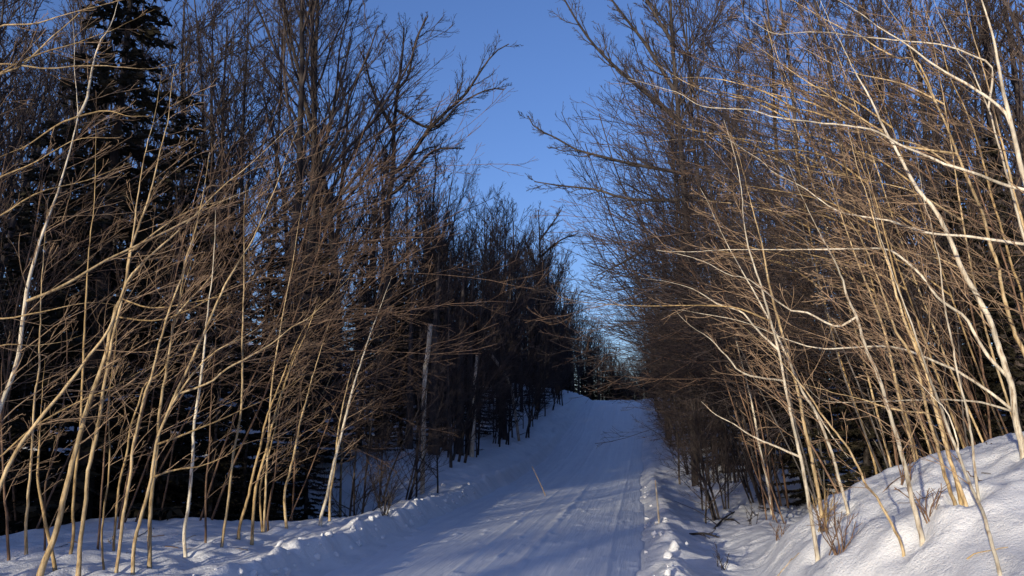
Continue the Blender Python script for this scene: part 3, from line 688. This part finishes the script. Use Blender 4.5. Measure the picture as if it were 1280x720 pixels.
# --- tall bare trees
tl = [(345, 27, 1.15), (372, 29, 1.15), (398, 31, 1.2), (425, 30, 1.1), (300, 30, 1.1), (255, 32, 1.15), (180, 33, 1.1), (90, 30, 1.1), (20, 28, 1.1), (-40, 25, 1.1), (440, 38, 1.05), (320, 38, 1.2), (225, 40, 1.2), (130, 40, 1.2), (55, 38, 1.2)]
for i, (u, d, sc) in enumerate(tl):
    x, y = xy(u, d)
    lb = ['leftmost of the tall dark trunks clustered against the upper left sky', 'second tall trunk of the dark cluster on the upper left', 'third tall trunk of the dark cluster on the upper left', 'tall trunk of the dark cluster nearest the forked tree'][i] if i < 4 else 'tall bare tree in the grey tangle behind the left spruces'
    (TALL if i < 4 else TALLG).put(x, y, lb, 'tall trees left of the road', R2.random() * 6.3, sc)
tl2 = [(560, 45, .72), (598, 42, .66), (622, 46, .62), (645, 54, .62), (580, 52, .72), (530, 48, .8), (700, 62, .5), (725, 66, .46), (660, 64, .58)]
for i, (u, d, sc) in enumerate(tl2):
    x, y = xy(u, d)
    TALL.put(x, y, ['vase shaped bare tree behind the left spruces', 'bushy topped bare tree standing left of the open sky'][i] if i < 2 else 'smaller bare tree on the skyline of the left hill', 'bare trees on the left hill', R2.random() * 6.3, sc)
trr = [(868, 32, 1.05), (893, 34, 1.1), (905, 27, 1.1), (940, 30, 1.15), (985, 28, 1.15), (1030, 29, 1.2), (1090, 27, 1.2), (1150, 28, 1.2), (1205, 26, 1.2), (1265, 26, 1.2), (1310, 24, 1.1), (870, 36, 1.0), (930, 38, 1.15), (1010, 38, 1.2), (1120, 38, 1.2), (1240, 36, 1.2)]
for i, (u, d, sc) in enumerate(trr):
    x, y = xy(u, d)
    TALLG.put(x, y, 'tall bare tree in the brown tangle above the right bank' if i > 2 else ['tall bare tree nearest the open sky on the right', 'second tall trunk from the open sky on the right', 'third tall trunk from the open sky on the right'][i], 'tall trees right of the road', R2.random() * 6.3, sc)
trr2 = [(835, 42, .75), (850, 50, .75), (822, 56, .6), (812, 64, .5), (875, 47, .85)]
for i, (u, d, sc) in enumerate(trr2):
    x, y = xy(u, d); TALL.put(x, y, 'smaller bare tree on the right side of the hill', 'bare trees on the right hill', R2.random() * 6.3, sc)

for k in range(18):
    y = R2.uniform(34, 66); x = -R2.uniform(3.6, 9.5)
    TALL.put(x, y, 'slender bare tree of the dark wood climbing the left side of the hill', 'dark wood on the left hill', R2.random() * 6.3, R2.uniform(.48, .62))
for k in range(14):
    y = R2.uniform(34, 66); x = R2.uniform(4.2, 10)
    TALL.put(x, y, 'slender bare tree of the dark wood climbing the right side of the hill', 'dark wood on the right hill', R2.random() * 6.3, R2.uniform(.45, .6))
for k in range(26):
    y = R2.uniform(68, 84); x = -2.6 - 7 * R2.random() if k < 14 else R2.uniform(2.8, 10)
    TALL.put(x, y, 'bare tree in the fuzzy dark line around the crest of the road', 'bare trees around the crest', R2.random() * 6.3, R2.uniform(.36, .52))
# unseen spruces added outside the view to keep the sun off the woods
for x, y, sc in [(-9.6, -17, 1.5), (-15.0, -6, 2.0), (-16.8, -13, 2.1), (-18, -4, 2.1), (-20.5, -7, 2.1), (-23, -3, 2.1), (-25.5, -6, 2.1), (-28, -2, 2.1), (-31, -5, 2.1), (-34, -1, 2.1), (-37, -4, 2.1)]:
    SPR.put(x, y, 'added shade spruce left of the road behind the viewer', 'added shade spruces behind the viewer', R2.random() * 6.3, sc)
# the deep wood behind all of these, one mass
def woods(label, boxes, seed):
    rng = np.random.default_rng(seed)
    src = []
    for i in range(3):
        t, c = spruce(900 + i, 11, 2.3, .02, 9, 22, 1.9)
        src.append(c)
    for i in range(2):
        t, c = bare_tree(910 + i, 15, ('dark', 'shadetwig'), nl=12, low=.12, dense=.7, twr=.016); src.append((t, c))
    def arr(me):
        v = np.zeros(len(me.vertices) * 3, np.float32); me.vertices.foreach_get('co', v)
        f = np.zeros(len(me.polygons) * 4, np.int32); me.loops.foreach_get('vertex_index', f)
        return v.reshape(-1, 3), f.reshape(-1, 4)
    pre = []
    for q in src:
        if isinstance(q, tuple):
            a, b = arr(q[0]), arr(q[1]); pre.append((np.vstack([a[0], b[0]]), np.vstack([a[1], b[1] + len(a[0])]), 1))
        else: a = arr(q); pre.append((a[0], a[1], 0))
    V, Fc, I, n = [], [], [], 0
    for x0, x1, y0, y1, cnt, sz, ps in boxes:
        for k in range(cnt):
            x, y = rng.uniform(x0, x1), rng.uniform(y0, y1); j = rng.integers(0, 3) if rng.random() < ps else rng.integers(3, 5); v, f, mi = pre[j]
            a = rng.random() * 6.283; c_, s_ = math.cos(a), math.sin(a); sc = rng.uniform(.8, 1.25) * sz * (1 if mi else .62)
            vv = (v @ np.array([[c_, s_, 0], [-s_, c_, 0], [0, 0, 1]])) * sc + [x, y, gz(x, y) - .1]
            V.append(vv); Fc.append(f + n); I.append(np.full(len(f), mi)); n += len(vv)
    o = link('distant_woods', mesh_np('distant_woods', np.concatenate(V), np.concatenate(Fc), [M['needle'], M['shadetwig']], False, np.concatenate(I)))
    tag(o, label, 'woods', kind='stuff')
woods('dark mass of mixed woods deep behind the left trees', [(-30, -13, 18, 45, 70, 1, .4), (-30, -10, 45, 95, 50, 1, .4), (-12, -6, 70, 92, 44, .85, .35), (-6.5, -3, 70, 90, 34, .56, .45), (-3.4, -.3, 76, 92, 40, .42, .4), (-13, -8, 30, 68, 46, .8, .5)], 1)
woods('dark mass of mixed woods deep behind the right trees', [(12, 30, 14, 45, 70, 1, .4), (10, 30, 45, 95, 50, 1, .4), (-1, 3, 78, 95, 70, .30, .4), (3, 5, 78, 95, 40, .42, .4), (4.5, 11, 78, 100, 60, .55, .6), (4, 10, 68, 84, 20, .6, .6), (8, 12, 30, 68, 40, .8, .5)], 2)

# --- three individually shaped bare trees
def shaped_tree(pts, label, d, w, branches, seed, n2=13, mat='dark', group=None, twr=.007, l2=.25):
    rng = np.random.default_rng(seed)
    P = [at(u, v, d) for u, v in pts]; x, y = P[0][0], P[0][1]; g = gz(x, y)
    low = np.array([x, y, g]); P = np.vstack([low - [0, 0, .2], P]) if P[0][2] > g + .3 else np.array(P)
    S_ = smooth_line(P, 20); px = d / F / 2; R_ = np.linspace(w[0], w[1], 20) * px
    root = thing('bare_tree', low, label, 'tree', group)
    t = Tubes(); t.add(S_ - low, R_, 9); link('trunk', t.mesh('trunk', M[mat]), root)
    cr = Tubes(); lines = [(S_[10:], R_[10:])]
    for bp, bw in branches:
        i = ray_nearest(S_, bp[0]); dz = rng.uniform(-1.2, 1.2)
        Q = [S_[i]] + [at(u, v, d + dz * (k + 1) / len(bp)) for k, (u, v) in enumerate(bp[1:])]
        B = smooth_line(Q, 14); br = np.linspace(bw[0], bw[1], 14) * px
        t = Tubes(); t.add(B - low, br, 7); link('limb', t.mesh('limb', M[mat]), root); lines.append((B, br))
    for B, br in lines:
        a, b = grow(rng, B[None], br[None], n2, .12, .98, .6, l2, 9, .08, (0, 0, .45), rr=.5, rmin=.010)
        cr.add(a - low, b, 5)
        a2, b2 = grow(rng, a, b, 7, .15, .97, .58, .45, 6, .09, (0, 0, .35), rr=.6, rmin=twr); cr.add(a2 - low, b2, 4)
        a3, b3 = grow(rng, a2, b2, 5, .15, .97, .58, .5, 5, .1, (0, 0, .3), rr=.7, rmin=twr * .8); cr.add(a3 - low, b3, 3)
    link('crown', cr.mesh('crown', M['shadetwig'] if mat != 'dark' else M['dark']), root)
shaped_tree([(482, 500), (484, 290), (486, 250), (492, 210), (492, 165), (497, 115), (503, 70), (505, 35)], 'black forked tree silhouetted at the left of the open sky', 30, (13, 2),
            [([(492, 212), (507, 205), (530, 170), (555, 142), (580, 120), (600, 90), (618, 66), (636, 55)], (6.5, 1.4)), ([(492, 165), (482, 145), (465, 110), (455, 70)], (6, 2)),
             ([(555, 142), (540, 160), (575, 130), (610, 112), (630, 112)], (4, 1.5)), ([(497, 120), (510, 95), (520, 50), (535, 20)], (4, 1.5)), ([(487, 250), (500, 235), (540, 190), (575, 185)], (5, 2))], 611)
shaped_tree([(672, 460), (675, 340), (675, 315), (674, 285), (673, 262)], 'small dark tree with spreading limbs beside the lowest sky gap', 50, (7, 1),
            [([(675, 320), (690, 308), (705, 298), (723, 292)], (3, 1.2)), ([(675, 335), (663, 320), (655, 295)], (3, 1.2)), ([(675, 300), (690, 280), (702, 262)], (3, 1.2))], 612, n2=12, l2=.34)
shaped_tree([(862, 420), (858, 300), (852, 200), (846, 120), (840, 40), (836, -40)], 'tall bare tree whose long limbs reach left over the road', 25, (9, 3.5),
            [([(852, 205), (790, 205), (750, 195), (720, 187), (700, 175), (670, 160), (660, 145)], (5, 1.5)), ([(856, 265), (800, 250), (770, 245), (745, 237), (700, 232), (668, 227)], (5, 1.4)),
             ([(846, 150), (800, 110), (760, 75), (730, 40), (700, -10)], (6, 2)), ([(846, 110), (810, 60), (780, 20), (750, -20)], (6, 2)), ([(857, 300), (810, 310), (775, 330), (745, 345)], (4, 1.4)), ([(842, 60), (820, 20), (790, -30)], (5, 2))], 613, n2=13)

# ------------------------------------------------------------------ dark verge trunks and broken poles on the left
def pole(name, cat, pts, d, w, label, mat, group=None, jag=True):
    P = np.array([at(u, v, d) for u, v in pts]); x, y = P[0][0], P[0][1]; g = gz(x, y); low = np.array([x, y, g])
    if P[0][2] > g + .05: P = np.vstack([low - [0, 0, .15], P])
    S_ = smooth_line(P, 12); R_ = np.linspace(w[0], w[1], 12) * d / F / 2
    root = thing(name, low, label, cat, group)
    t = Tubes(); t.add(S_ - low, R_, 9); link('trunk', t.mesh('trunk', M[mat]), root)
    rng = np.random.default_rng(int(pts[0][0] * 7)); cr = Tubes()
    a, b = grow(rng, S_[None], R_[None], 12, .12, .97, 1.1, .10, 5, .12, (0, 0, -.1), rr=.3, rmin=.008); cr.add(a - low, b, 4)
    a2, b2 = grow(rng, a, b, 3, .3, .95, .6, .5, 4, .1, (0, 0, .1), rr=.6, rmin=.005); cr.add(a2 - low, b2, 3)
    link('crown', cr.mesh('crown', M['shadetwig']), root)  # dead side branches of the pole, joined in one mesh
    return root
pole('broken_trunk', 'dead tree', [(528, 606), (531, 470), (535, 440), (538, 405)], 22, (6, 6), 'pale broken pole standing among the dark left spruces', 'white')
pole('broken_trunk', 'dead tree', [(589, 585), (592, 520), (594, 480), (597, 444)], 28, (6, 5), 'slim pale snag beside the black verge trunk', 'white')
pole('broken_trunk', 'dead tree', [(652, 575), (640, 490), (632, 470), (613, 442)], 37, (3.5, 4), 'pale thin snag leaning left over the left verge', 'wood')
for u, vb, d, w, lb in [(541, 603, 27, 18, 'thick black trunk at the lip of the snowy hollow'), (573, 583, 28, 13, 'black trunk beside the slim pale snag'), (585, 580, 29, 11, 'black trunk just left of the slim pale snag, slimmer than its twin'), (510, 612, 27, 12, 'black trunk inside the snowy hollow'), (470, 610, 28, 9, 'slim black trunk left in the snowy hollow'), (555, 598, 29, 8, 'slim black trunk between the thick one and the pair')]:
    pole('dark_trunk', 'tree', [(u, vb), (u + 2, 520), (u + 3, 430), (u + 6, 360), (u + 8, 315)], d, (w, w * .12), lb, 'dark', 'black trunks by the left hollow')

# ------------------------------------------------------------------ small things on the snow
def stick(pts, ds, r, label, mat, cat='stick', name='stick', twigs=0):
    P = np.array([at(u, v, d) for (u, v), d in zip(pts, ds)])
    low = P[0].copy(); low[2] = gz(low[0], low[1])
    S_ = smooth_line(P, 10); t = Tubes(); t.add(S_ - low, np.linspace(r, r * .55, 10), 7)
    if twigs:
        rng = np.random.default_rng(int(pts[0][0])); a, b = grow(rng, S_[None], np.full((1, 10), r), twigs, .15, .95, .7, .45, 6, .1, (0, 0, .2), rr=.5, rmin=.004); t.add(a - low, b, 4)
    o = link(name, t.mesh(name, M[mat])); o.location = low; tag(o, label, cat); return o
d0 = hit(823, 655); stick([(824, 657), (822, 630), (819, 600)], [d0, d0, d0 + .05], .020, 'pale upright stake in the snow at the right road edge', 'white', 'stake', 'stake')
d0 = hit(683, 622); stick([(684, 625), (676, 606), (665, 583)], [d0, d0, d0 + .1], .012, 'thin pale stick leaning left at the left road edge', 'tan')

def ground_twig(seed, x, y, n, h, label, mat='brown', name='shrub', cat='shrub', flat=.0, r=.007):
    rng = np.random.default_rng(seed); low = np.array([x, y, gz(x, y)]); t, s = Tubes(), Tubes()
    for k in range(n):
        az = rng.random() * 6.283; ln = (math.cos(az) * (.4 + flat), math.sin(az) * (.4 + flat))
        S_ = stem_line(rng, h * rng.uniform(.6, 1.1), ln, 8, .12, (0, 0, .1 - flat * .05), (.03 * rng.normal(), .03 * rng.normal(), -.04)); R_ = np.linspace(r, r * .5, 8); s.add(S_, R_, 5)
        a, b = grow(rng, S_[None], R_[None], 5, .2, .95, .7, .4, 5, .1, (0, 0, .2), rr=.6, rmin=.003); t.add(a, b, 4)
    root = thing(name, low, label, cat); link('stem', s.mesh('stem', M[mat]), root); link('crown', t.mesh('crown', M[mat]), root)
for i, (u, v, n, h, lb, mt) in enumerate([(905, 712, 4, .40, 'dark stubby shrub poking out of the snow beside the right road edge', 'dark'), (1045, 690, 9, .55, 'brown brambly shrub at the foot of the bright pair', 'brown'),
        (1030, 662, 8, .5, 'low tan shrub tucked against the shoulder of the right bank', 'tan'), (975, 672, 5, .3, 'tiny brown shrub on the smooth snow before the right bank', 'brown'), (940, 655, 4, .45, 'thin dark shrub in the blue snow right of the road', 'dark'),
        (480, 645, 14, .9, 'dark shrub behind the last left saplings', 'dark'), (1160, 650, 6, .4, 'wispy shrub behind the bright stout sapling', 'brown'), (1130, 605, 6, .5, 'brown shrub on the crest of the right bank', 'brown')]):
    dd_ = hit(u, v)
    if dd_ is None: continue
    p = at(u, v, dd_); ground_twig(800 + i, p[0], p[1], n, h, lb, mt)
for i, (a, b, lb) in enumerate([((948, 634), (985, 648), 'long dark fallen branch lying in the blue snow'), ((892, 662), (918, 640), 'dark fallen branch slanting across the shaded snow'), ((905, 650), (925, 655), 'short dark fallen branch crossing the slanting one'), ((862, 668), (900, 672), 'thin fallen branch close to the right road edge'), ((935, 652), (962, 640), 'dark curved fallen branch below the lone slim sapling')]):
    da, db = hit(*a), hit(*b); pa, pb = at(*a, da), at(*b, db)
    if np.linalg.norm(pa - pb) > 4: db = da
    mid = ((a[0] + b[0]) / 2, (a[1] + b[1]) / 2 - 3)
    stick([a, mid, b], [da, (da + db) / 2, db], .022, lb, 'dark', 'branch', 'fallen_branch', 5)

import bmesh
def chunk_at(x, y, s, label, seed, group='snow chunks along the road edges', sink=.1):
    rng = np.random.default_rng(seed)
    bm = bmesh.new(); bmesh.ops.create_icosphere(bm, subdivisions=3, radius=s)
    off = rng.random(3) * 50; sq = rng.uniform(.6, 1.25, 3)
    cuts = [(norm(rng.normal(size=3)), rng.uniform(.5, .85)) for _ in range(6)]
    for vv in bm.verts:
        c = np.array(vv.co) / s
        for nrm, h in cuts:                       # broken faces
            e = float(c @ nrm) - h
            if e > 0: c = c - nrm * e * .9
        n = float(vnoise(c[0] * 2.2 + off[0], c[1] * 2.2 + c[2] * 2.6 + off[1], seed)) * .16 + float(vnoise(c[0] * 6 + off[2], c[1] * 6 - c[2] * 5, seed + 1)) * .07
        vv.co = Vector(c * sq * s * (1 + n))
    me = bpy.data.meshes.new('snow_chunk'); bm.to_mesh(me); bm.free(); me.materials.append(M['snow'])
    me.polygons.foreach_set('use_smooth', np.full(len(me.polygons), True))
    o = link('snow_chunk', me); o.location = (x, y, gz(x, y) + s * sink); o.rotation_euler = rng.random(3) * 6
    tag(o, label, 'snow chunk', group)
def chunk(u, v, s, label, seed):
    p = at(u, v, hit(u, v)); chunk_at(p[0], p[1], s, label, seed, sink=.3)
chunk(843, 686, .085, 'largest snow chunk on the right road edge', 1)
chunk(834, 697, .065, 'second snow chunk, touching the largest on the right road edge', 2)
chunk(826, 668, .045, 'small snow chunk near the pale stake', 3)
R3 = np.random.default_rng(4)
for k in range(38):
    y = 7.5 + 18 * R3.random() ** 1.3
    chunk_at(2.14 + abs(R3.normal()) * .32, y, .014 + .045 * R3.random() ** 2.2, 'small crumb of ploughed snow on the right road edge', 20 + k, 'snow crumbs on the right road edge')
for k in range(150):
    y = 7.5 + 14 * R3.random() ** 1.2
    chunk_at(-float(road_edge(y, -1)) - .08 - abs(R3.normal()) * .30, y, .014 + .05 * R3.random() ** 2.2, 'small crumb of ploughed snow along the left bank', 1000 + k, 'snow crumbs along the left bank')
def litter(x, y, k, label, group):
    rng = np.random.default_rng(2000 + k); az = rng.random() * 6.283; L_ = rng.uniform(.12, .55); q = np.linspace(-.5, .5, 7)
    X = x + math.cos(az) * L_ * q + .03 * L_ * rng.normal(size=7); Y = y + math.sin(az) * L_ * q + .03 * L_ * rng.normal(size=7)
    P = np.stack([X, Y, ground_z(X, Y) + .004 + .02 * rng.random() * np.linspace(0, 1, 7)], 1); low = P[0].copy()
    t = Tubes(); t.add(P - low, np.linspace(.006, .003, 7) * rng.uniform(.6, 1.3), 5)
    o = link('fallen_twig', t.mesh('fallen_twig', M[['brown', 'tan', 'grey'][k % 3]])); o.location = low
    tag(o, label, 'twig', group)
for k in range(34): litter(R3.uniform(3.4, 7), R3.uniform(5.5, 11), k, 'short fallen twig lying on the right snow bank', 'twigs on the right bank')
for k in range(22): litter(R3.uniform(-5.8, -2.8), R3.uniform(8, 12.5), 50 + k, 'short fallen twig lying on the left snow bank', 'twigs on the left bank')

# ------------------------------------------------------------------ the snow sheet, with a melt well and a soft collar round every near stem
bpy.context.view_layer.update()
feet = [(o.location.x, o.location.y) for o in C.objects if o.parent is None and o.get('category') in ('sapling', 'tree', 'dead tree', 'stake', 'shrub') and 3 < o.location.y < 19 and abs(o.location.x) < 9]
def snow_z(X, Y):
    Z = ground_z(X, Y)
    for k, (fx, fy) in enumerate(feet):
        if abs(fx) < 2: continue
        rr = .07 + .05 * ((k * 37) % 10) / 10
        i0, i1 = np.searchsorted(xs, (fx - .7, fx + .7)); j0, j1 = np.searchsorted(ys, (fy - .7, fy + .7))
        dx, dy = X[j0:j1, i0:i1] - fx, Y[j0:j1, i0:i1] - fy
        q = np.sqrt(dx ** 2 + dy ** 2) * (1 + .25 * vnoise(dx * 6 + k, dy * 6, 88))
        Z[j0:j1, i0:i1] += -.07 * np.exp(-(q / rr) ** 2) + .022 * np.exp(-((q - rr * 2.4) / (rr * 1.1)) ** 2)
    return Z
tag(sheet('snow_ground', xs, ys, snow_z, M['snow']), kind='structure')

# ------------------------------------------------------------------ light
AZ, EL = math.radians(20), math.radians(6.5)        # the light travels toward (sin AZ, cos AZ)
w = bpy.data.worlds.new('World'); scene.world = w; w.use_nodes = True
nt = w.node_tree; bg = nt.nodes['Background']
sky = nt.nodes.new('ShaderNodeTexSky'); sky.sky_type = 'NISHITA'; sky.sun_disc = False
sky.sun_elevation = EL
# direction to the sun
sx, sy = -math.sin(AZ), -math.cos(AZ)
sky.sun_rotation = math.atan2(sx, sy)
sky.air_density = 1.0; sky.dust_density = 1.2; sky.ozone_density = 3.2
tint = nt.nodes.new('ShaderNodeMix'); tint.data_type = 'RGBA'; tint.blend_type = 'MULTIPLY'; tint.inputs[0].default_value = 1
tint.inputs[7].default_value = (.67, .62, .81, 1)      # the cold white balance of the photograph
nt.links.new(sky.outputs[0], tint.inputs[6]); nt.links.new(tint.outputs[2], bg.inputs['Color']); bg.inputs['Strength'].default_value = .15
sd = bpy.data.lights.new('sun', 'SUN'); sd.energy = 2.0; sd.angle = math.radians(.6); sd.color = (1.0, .90, .70)
so = bpy.data.objects.new('sun', sd); C.objects.link(so)
tosun = Vector((sx * math.cos(EL), sy * math.cos(EL), math.sin(EL)))
so.rotation_euler = tosun.to_track_quat('Z', 'Y').to_euler(); so.location = (0, -20, 20)

vs = scene.view_settings; vs.view_transform = 'Standard'; vs.look = 'None'; vs.exposure = 1.1; vs.gamma = 1; vs.use_curve_mapping = False
scene.render.engine = 'CYCLES'
scene.cycles.max_bounces = 5; scene.cycles.diffuse_bounces = 2
scene.cycles.use_denoising = True
